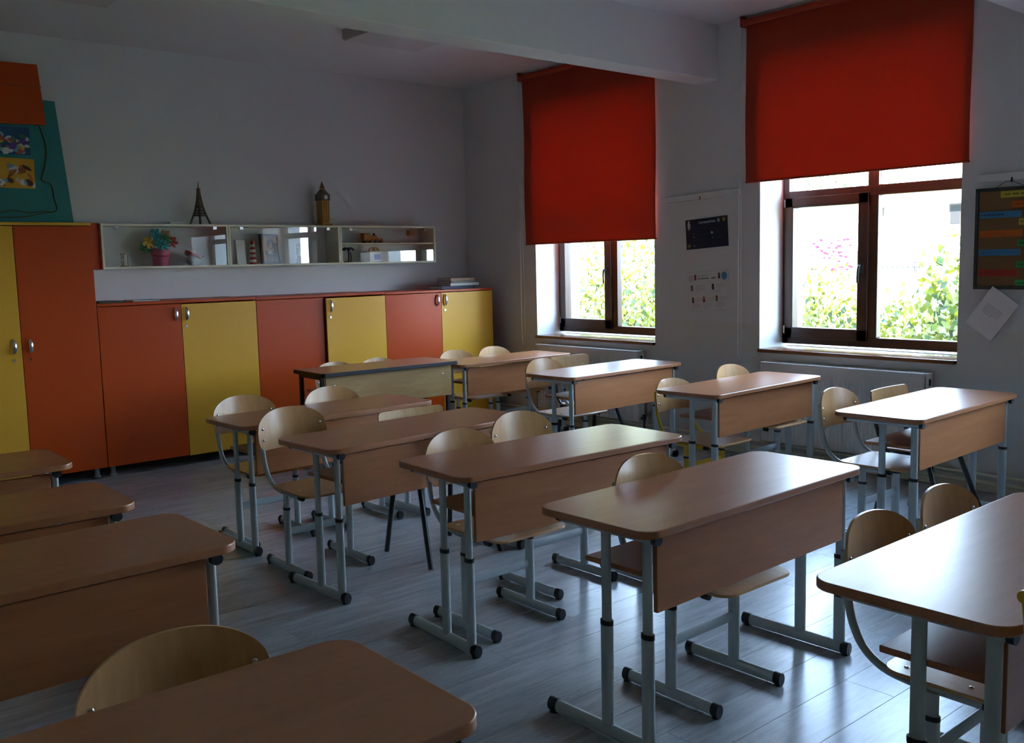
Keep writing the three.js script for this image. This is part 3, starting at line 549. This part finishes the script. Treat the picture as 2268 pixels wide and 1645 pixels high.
// ---------------------------------------------------------------- on and above the tall cupboard
const bw = (px, py) => [2.213 + 0.0033 * (px - 100) - 0.000242 * (py - 278), 2.724 - (py - 278) * 0.003452];
function polyBoard(pts, th) { const s = new THREE.Shape(pts.map((p) => new THREE.Vector2(...p))); return new THREE.ExtrudeGeometry(s, { depth: th, bevelEnabled: true, bevelThickness: 0.001, bevelSize: 0.001, bevelSegments: 1 }); }
solo('backing_board', 'teal card board standing on the tall cupboard against the wall', 'board', polyBoard([[1.25, 1.957], [2.375, 1.957], [2.296, 2.912], [1.25, 2.95]], 0.02), M(col(0.035, 0.21, 0.21), 0.85), [0, 0, -8.13]);
{
  const t = thing('orange_lid', 'orange card lid fixed over the top of the teal board', 'card', [0, 2.71, -8.1]);
  mesh('flap', polyBoard([[1.3, -0.005], [2.213, 0.014], [2.181, 0.463], [1.3, 0.45]], 0.02), mat.doorOrange, t);
  mesh('fold', polyBoard([[1.3, 0.3], [2.196, 0.292], [2.196, 0.297], [1.3, 0.306]], 0.023), M(col(0.3, 0.05, 0.005), 0.7), t);
}
const splash = (bg, cs, n) => canvas(256, 160, (x, w, h) => { x.fillStyle = bg; x.fillRect(0, 0, w, h); for (let i = 0; i < n; i++) { x.fillStyle = cs[i % cs.length]; x.beginPath(); x.ellipse(rr(0, w), rr(h * 0.3, h * 0.9), rr(8, 30), rr(6, 18), rr(0, 3), 0, 7); x.fill(); } });
{ const o = solo('drawing', 'child\'s blue drawing pinned to the teal board under the orange lid', 'drawing', sheet(0.4, 0.21, 0.002), printed(splash('#12456e', ['#7fa2a0', '#c2a23a', '#3d6e4c', '#52308a', '#a04a4a', '#bfc7c9'], 60)), [1.895, 2.597, -8.106]); o.rotation.z = -0.02; }
{ const o = solo('drawing', 'child\'s yellow drawing pinned to the teal board', 'drawing', sheet(0.4, 0.225, 0.002), printed(splash('#d39a1e', ['#8f4a18', '#d8d8dc', '#4a2412', '#b8681c', '#7f98a8', '#c9c9cf'], 34)), [1.912, 2.352, -8.106]); o.rotation.z = -0.02; }
solo('cord', 'thin brown cord hanging in loops down the teal board', 'cord', merge([
  tube([[88, 281], [98, 310], [103, 335], [99, 372], [94, 400], [112, 408], [120, 440], [126, 464], [118, 470], [100, 469], [60, 472], [30, 468], [0, 473], [-60, 470]].map((p) => [...bw(...p), 0]), 0.004, 120, 6),
  tube([[118, 470], [90, 474], [50, 482], [0, 483], [-60, 480]].map((p) => [...bw(...p), 0]), 0.004, 40, 6)]), M(col(0.10, 0.06, 0.02), 0.8), [0, 0, -8.105]);

// ---------------------------------------------------------------- on the low cupboards
[['navy blue book at the bottom of the stack on the corner cupboard', 0.2, 0.032, [0.02, 0.025, 0.06], 5.87, -7.8], ['white-edged book second in the stack on the corner cupboard', 0.19, 0.026, [0.6, 0.58, 0.55], 5.96, -7.8], ['grey book third in the stack on the corner cupboard', 0.17, 0.022, [0.2, 0.19, 0.18], 5.94, -7.8], ['brown book on top of the stack on the corner cupboard', 0.155, 0.028, [0.3, 0.17, 0.09], 5.94, -7.8]].reduce((y, [l, w, h, c, x, z]) => {
  const t = thing('book', l, 'book', [x, y, z], rr(-0.08, 0.08), 'books stacked on the corner cupboard');
  mesh('cover', merge([rbox(-w, w * 0.9, 0, 0.003, -0.12, 0.12, 0.001, 1), rbox(-w, w * 0.9, h - 0.003, h, -0.12, 0.12, 0.001, 1), rbox(-w, w * 0.9, 0, h, 0.116, 0.12, 0.001, 1)]), M(col(...c), 0.6), t);
  mesh('pages', box(-w + 0.005, w * 0.9 - 0.005, 0.003, h - 0.003, -0.115, 0.116), mat.whiteMatt, t); return y + h;
}, 1.335);
[[2.47, 0.1, 0.0, 'dark folder lying on the low cupboard beside the tall cupboard', 0.025], [2.76, -0.1, 0.0, 'loose white papers lying on the low cupboard beside the tall cupboard', 0.6]].forEach(([x, a, y, l, c]) => solo('folder', l, 'papers', rbox(-0.105, 0.105, 0, 0.012, -0.14, 0.14, 0.003), M(col(c, c, c * 1.05), 0.5), [x, 1.345, -7.8], a));

// ---------------------------------------------------------------- posters, rails and pin board on the window wall
function wallSheet(name, label, cat, w, h, tex, y, z, roll, off = 0.004, th = 0.002) {
  const o = solo(name, label, cat, sheet(w, h, th), printed(tex), [XW - off, y, z], -Math.PI / 2); o.rotation.order = 'YXZ'; o.rotation.z = roll; return o;
}
function rail(label, z0, z1, y) {
  const t = thing('hanging_rail', label, 'rail', [XW, y, z0]);
  mesh('profile', rbox(-0.03, 0, 0, 0.05, 0, z1 - z0, 0.006), mat.white, t); mesh('lip', rbox(-0.024, -0.018, 0.0, 0.008, 0, z1 - z0, 0.002), mat.white, t); return t;
}
{ const r = rail('white wall rail above the two posters', -5.42, -4.66, 2.05); mesh('hook', tube([[-0.02, 0.03, 0.38], [-0.03, 0.02, 0.38], [-0.032, -0.004, 0.38]], 0.004, 8, 6), mat.black, r); r.rotation.x = -0.03; }
{ const r = rail('white wall rail above the pin board', -2.79, -1.95, 2.02); mesh('hook', tube([[-0.02, 0.02, 0.2], [-0.032, 0.01, 0.2], [-0.034, -0.012, 0.2]], 0.006, 8, 6), mat.black, r); }
const scribble = (x, x0, y0, w, n, dy, c, lw = 3) => { x.strokeStyle = c; x.lineWidth = lw; for (let k = 0; k < n; k++) { let q = x0; const e = x0 + w * (k === n - 1 ? 0.6 : rr(0.85, 1)); while (q < e) { const s = rr(8, 26); x.beginPath(); x.moveTo(q, y0 + k * dy); x.lineTo(Math.min(e, q + s), y0 + k * dy); x.stroke(); q += s + 6; } } };
wallSheet('health_poster', 'dark navy health notice with white heading on the wall between the windows', 'poster', 0.43, 0.245, canvas(640, 364, (x, w, h) => {
  x.fillStyle = '#0c1030'; x.fillRect(0, 0, w, h); x.fillStyle = '#dfe2ee'; x.font = 'bold 44px sans-serif'; x.textAlign = 'center'; x.fillText('Coronavirus', 330, 62);
  x.fillStyle = '#d8cfd2'; x.beginPath(); x.ellipse(50, 30, 16, 18, 0, 0, 7); x.fill(); x.fillRect(30, 44, 44, 56); x.fillRect(34, 96, 14, 28); x.fillRect(56, 96, 14, 28);
  x.fillStyle = '#8fa6bd'; x.beginPath(); x.ellipse(505, 44, 22, 26, 0, 0, 7); x.fill(); x.fillStyle = '#a07a3c'; x.beginPath(); x.moveTo(555, 18); x.lineTo(610, 18); x.lineTo(606, 50); x.lineTo(582, 72); x.lineTo(559, 50); x.fill();
  x.fillStyle = '#8a7a56'; x.beginPath(); x.moveTo(22, 300); x.lineTo(66, 300); x.lineTo(64, 332); x.lineTo(44, 352); x.lineTo(25, 332); x.fill();
  scribble(x, 110, 112, 220, 1, 20, '#5a6390'); scribble(x, 150, 148, 170, 1, 20, '#525a86'); scribble(x, 150, 190, 190, 2, 18, '#5f6896'); scribble(x, 150, 250, 190, 2, 18, '#5f6896'); scribble(x, 150, 320, 180, 1, 18, '#5f6896'); scribble(x, 440, 180, 160, 2, 18, '#5f6896'); scribble(x, 440, 238, 150, 2, 18, '#5f6896');
  for (const [a, b, r, c] of [[400, 184, 17, '#d9c3cd'], [408, 244, 9, '#8b93ad'], [118, 178, 8, '#8b93ad'], [122, 216, 9, '#a7aec6'], [122, 262, 7, '#8a3f4c'], [124, 326, 10, '#a7aec6']]) { x.fillStyle = c; x.beginPath(); x.arc(a, b, r, 0, 7); x.fill(); }
}), 1.786, -4.993, 0.055);
wallSheet('rules_poster', 'white school rules poster with small figures below the navy notice', 'poster', 0.43, 0.335, canvas(640, 500, (x, w, h) => {
  x.fillStyle = '#dadada'; x.fillRect(0, 0, w, h); x.strokeStyle = '#c8c8c8'; x.lineWidth = 6; x.strokeRect(6, 6, w - 12, h - 12);
  x.strokeStyle = '#a5562e'; x.lineWidth = 6; x.beginPath(); x.arc(60, 90, 32, 0, 7); x.stroke(); x.fillStyle = '#a5562e'; x.beginPath(); x.arc(60, 90, 10, 0, 7); x.fill();
  x.fillStyle = '#2f7fae'; x.beginPath(); x.ellipse(565, 78, 42, 48, 0, 0, 7); x.fill();
  scribble(x, 160, 60, 300, 1, 20, '#8a9096', 8); scribble(x, 170, 95, 270, 1, 20, '#4a4e48', 14); x.fillStyle = '#8f3030'; x.fillRect(370, 88, 66, 14);
  for (const [a, b, c, d] of [[125, 60, '#5c3218', '#a03018'], [490, 55, '#4a3620', '#2a2438'], [65, 190, '#6a3c1c', '#8a4a1e'], [390, 185, '#1e1e28', '#2a2a48'], [75, 340, '#4a3a20', '#2c3048'], [245, 335, '#8a5a20', '#702030'], [440, 330, '#8a5a24', '#7c7a3c']]) { x.fillStyle = c; x.beginPath(); x.ellipse(a, b, 16, 20, 0, 0, 7); x.fill(); x.fillStyle = d; x.fillRect(a - 16, b + 18, 32, 34); }
  for (const [a, b, n] of [[130, 180, 5], [440, 180, 3], [390, 250, 2], [110, 340, 3], [60, 410, 4], [285, 340, 3], [235, 410, 4], [480, 335, 3], [430, 400, 4]]) scribble(x, a, b, 140, n, 17, '#a8a29c', 5);
}), 1.312, -4.975, 0.055);
{
  const t = thing('pin_board', 'brown cork pin board with coloured paper strips hanging on the window wall', 'pin board', [XW - 0.012, 1.335, -2.815]), L = 0.79, H = 0.645;
  mesh('cork', box(-0.004, 0.01, 0.01, H - 0.01, 0.01, L - 0.01), M(col(0.20, 0.105, 0.04), 0.9), t);
  for (const [a, b, c, d] of [[0, 0.022, 0, L], [H - 0.022, H, 0, L], [0.022, H - 0.022, 0, 0.022], [0.022, H - 0.022, L - 0.022, L]]) mesh('frame_side', rbox(-0.012, 0.01, a, b, c, d, 0.003), mk.dark, t);
  mesh('hanging_wire', tube([[0, H, 0.12], [-0.012, H + 0.035, 0.205], [0, H, 0.3]], 0.002, 16, 5), mk.dark, t);
  const cs = { b: '#3f7fa8', y: '#b9a935', o: '#c8620f', g: '#2f9a4a', r: '#a32708' };
  const strip = (c, y, z0, z1, words) => { const tex = canvas(256, 40, (x, w, h) => { x.fillStyle = cs[c]; x.fillRect(0, 0, w, h); scribble(x, 14, 20, 225, 1, 10, words, 9); }); const o = mesh('paper_strip', sheet(z1 - z0, 0.042, 0.0015), printed(tex), t); o.position.set(-0.006, y, (z0 + z1) / 2); o.rotation.y = -Math.PI / 2; };
  strip('y', 0.6, 0.155, 0.62, '#6a5f1c'); strip('o', 0.535, 0.225, 0.6, '#a04a08'); strip('b', 0.475, 0.026, 0.285, '#1c4460'); strip('y', 0.425, 0.27, 0.5, '#7a6e22'); strip('o', 0.355, 0.03, 0.295, '#b9560c'); strip('g', 0.292, 0.265, 0.5, '#10381c'); strip('b', 0.235, 0.026, 0.285, '#2f6f98'); strip('g', 0.157, 0.262, 0.5, '#1c5a30'); strip('r', 0.105, 0.03, 0.27, '#8c2006'); strip('g', 0.04, 0.258, 0.5, '#1c5a30');
}
wallSheet('paper_sheet', 'white printed sheet pinned askew below the pin board', 'paper', 0.205, 0.29, canvas(256, 362, (x, w, h) => { x.fillStyle = '#f0eef2'; x.fillRect(0, 0, w, h); scribble(x, 50, 130, 160, 7, 13, '#a9a8ad', 4); }), 1.178, -2.687, -0.62, 0.03);

// ---------------------------------------------------------------- outside
{
  const g = structure('ground', 'sunny lawn outside the windows'); mesh('lawn', box(7, 90, -0.6, -0.3, -70, 40), M(col(0.09, 0.12, 0.035), 1), g);
}
const leafGeo = (() => { const g = new THREE.BufferGeometry(); g.setAttribute('position', new THREE.Float32BufferAttribute([0, 0, 0, 0.32, 0.45, 0.07, 0, 0.45, 0, -0.32, 0.45, 0.07, 0, 1, -0.1], 3)); g.setIndex([0, 1, 2, 0, 2, 3, 2, 1, 4, 3, 2, 4]); g.computeVertexNormals(); return g; })();
const leafMat = P(col(1, 1, 1), 0.7, { transmission: 0.35, thickness: 0, side: THREE.DoubleSide });
function bush(name, label, cat, c, r, n, size, tones, group, stemH) {
  const t = thing(name, label, cat, [c[0], -0.3, c[2]], 0, group);
  const im = new THREE.InstancedMesh(leafGeo, leafMat, n); im.name = 'foliage'; im.userData.kind = 'stuff'; im.castShadow = im.receiveShadow = true;
  const m = new THREE.Matrix4(), q = new THREE.Quaternion(), e = new THREE.Euler(), p = V(), s = V();
  const lump = noiseTile(7, 5);
  for (let i = 0; i < n; i++) {
    const u = rnd() * 2 - 1, a = rnd() * Math.PI * 2, k = Math.pow(rnd(), 0.45) * (0.72 + 0.5 * lump(a / 6.283, (u + 1) / 2)), w = Math.sqrt(1 - u * u);
    p.set(w * Math.cos(a) * r[0] * k, c[1] + 0.3 + u * r[1] * k, w * Math.sin(a) * r[2] * k);
    e.set(rr(-1.3, 1.3), rr(0, 6.28), rr(-1, 1)); q.setFromEuler(e); const z = size * rr(0.6, 1.35); s.set(z, z, z);
    im.setMatrixAt(i, m.compose(p, q, s)); const tn = tones[Math.floor(rnd() * tones.length)], b = rr(0.7, 1.25); im.setColorAt(i, col(tn[0] * b, tn[1] * b, tn[2] * b));
  }
  t.add(im);
  const st = []; for (let k = 0; k < 5; k++) { const a = k * 1.3, R = r[0] * 0.5; st.push(tube([[0.06 * Math.cos(a), 0, 0.06 * Math.sin(a)], [0.3 * R * Math.cos(a), (c[1] + 0.3) * 0.5, 0.3 * R * Math.sin(a)], [R * Math.cos(a), c[1] + 0.3, R * Math.sin(a)]], stemH ?? 0.02, 8, 6)); }
  mesh('stem', merge(st), M(col(0.12, 0.08, 0.05), 0.9), t);
}
const lush = [[0.16, 0.16, 0.001], [0.13, 0.15, 0.003], [0.22, 0.22, 0.01], [0.05, 0.085, 0.018], [0.42, 0.44, 0.2]];
const hg = 'hedge shrubs outside the windows', dk = [[0.025, 0.055, 0.025], [0.04, 0.07, 0.02], [0.07, 0.1, 0.025], [0.12, 0.15, 0.09]];
bush('hedge_shrub', 'yellow-green leafy shrub outside the window beside the pin board, handle side', 'shrub', [9.5, 0.5, -5.95], [0.8, 1.05, 0.85], 4200, 0.075, lush, hg);
bush('hedge_shrub', 'low light green shrub outside the window beside the pin board', 'shrub', [9.6, 0.28, -4.95], [0.8, 0.86, 0.85], 4200, 0.075, lush, hg);
bush('hedge_shrub', 'tall large-leaved shrub outside the window beside the pin board, at the pin board side', 'shrub', [9.3, 0.6, -4.05], [0.75, 1.25, 0.6], 3800, 0.095, lush, hg);
bush('hedge_shrub', 'large light green shrub outside the window nearest the cupboards, opening sash side', 'shrub', [9.7, 0.8, -9.3], [0.95, 1.5, 0.95], 5200, 0.075, lush, hg);
bush('hedge_shrub', 'large light green shrub outside the window nearest the cupboards, fixed pane side', 'shrub', [9.6, 0.75, -8.0], [0.9, 1.5, 0.95], 5200, 0.08, lush, hg);
bush('hedge_shrub', 'shrub outside the window past the pin board', 'shrub', [9.6, 0.5, -2.0], [0.9, 1.0, 1.0], 1800, 0.085, lush, hg);
bush('garden_tree', 'dark green tree rising behind the shrubs outside the window nearest the cupboards', 'tree', [13.5, 2.6, -13.0], [1.7, 2.4, 2.4], 6000, 0.14, dk, 'trees outside', 0.07);
bush('garden_tree', 'pale green tree seen above the house', 'tree', [56, 6.6, -35], [3.5, 2.6, 5.4], 2600, 0.3, [[0.13, 0.16, 0.09], [0.1, 0.13, 0.07], [0.17, 0.19, 0.12]], 'trees outside', 0.12);
{
  bush('flower_shrub', 'pink flowering shrub before the fence', 'shrub', [12, 1.05, -7.25], [0.4, 0.55, 0.4], 260, 0.07, lush, undefined, 0.012);
  const t = scene.children[scene.children.length - 1];
  for (let k = 0; k < 46; k++) { const a = rr(0, 6.28), h = rr(1.62, 2.12), o = mesh('blossom', new THREE.IcosahedronGeometry(rr(0.022, 0.045), 0), M(col(0.22, 0.006, 0.05), 0.7), t); o.position.set(rr(0.05, 0.32) * Math.cos(a), h, rr(0.05, 0.34) * Math.sin(a)); }
}
{
  const t = thing('garden_fence', 'pale metal garden fence of thin upright bars behind the shrubs', 'fence', [16, -0.3, -13.5]), pm = M(col(0.012, 0.015, 0.017), 0.8), bg = box(-0.015, 0.015, 0.1, 1.95, -0.018, 0.018);
  for (let k = 0; k < 84; k++) { const o = mesh('bar', bg, pm, t); o.position.z = k * 0.095; }
  mesh('rail', box(-0.02, 0.02, 1.66, 1.71, -0.05, 8), pm, t); mesh('rail', box(-0.015, 0.015, 0.25, 0.28, -0.05, 8), pm, t);
}
{
  const t = thing('house', 'pale rendered house with small windows far behind the fence', 'house', [40, -0.3, -22]), wm = M(col(0.8, 0.78, 0.72), 0.9), fm = M(col(0.02, 0.013, 0.011), 0.8), gm = P(col(0.01, 0.01, 0.011), 0.7, { specularIntensity: 0.3 });
  mesh('wall', box(0, 8, 0, 4.15, -3.4, 12), wm, t);
  mesh('eaves', rbox(-0.5, 8.3, 4.15, 4.32, -3.9, 12.5, 0.02), M(col(0.62, 0.5, 0.42), 0.8), t);
  const rs = new THREE.Shape([new THREE.Vector2(-0.5, 0), new THREE.Vector2(4, 0.7), new THREE.Vector2(8.3, 0)]);
  mesh('roof', new THREE.ExtrudeGeometry(rs, { depth: 16.2, bevelEnabled: false }).translate(0, 4.32, -3.8), M(col(0.2, 0.07, 0.045), 0.8), t);
  const hw = (z0, z1, y0, y1) => { const f = mesh('window', rbox(-0.06, 0.02, y0, y1, z0, z1, 0.01), fm, t); mesh('pane', box(-0.075, -0.055, y0 + 0.07, y1 - 0.07, z0 + 0.07, (z0 + z1) / 2 - 0.03), gm, f); mesh('pane', box(-0.075, -0.055, y0 + 0.07, y1 - 0.07, (z0 + z1) / 2 + 0.03, z1 - 0.07), gm, f); };
  hw(-0.6, 0.42, 3.08, 3.93); hw(3.3, 4.3, 3.02, 3.91); hw(1.74, 2.14, 1.03, 1.64); hw(-0.5, 0.2, 1.03, 1.64);
}

renderer.render(scene, camera);
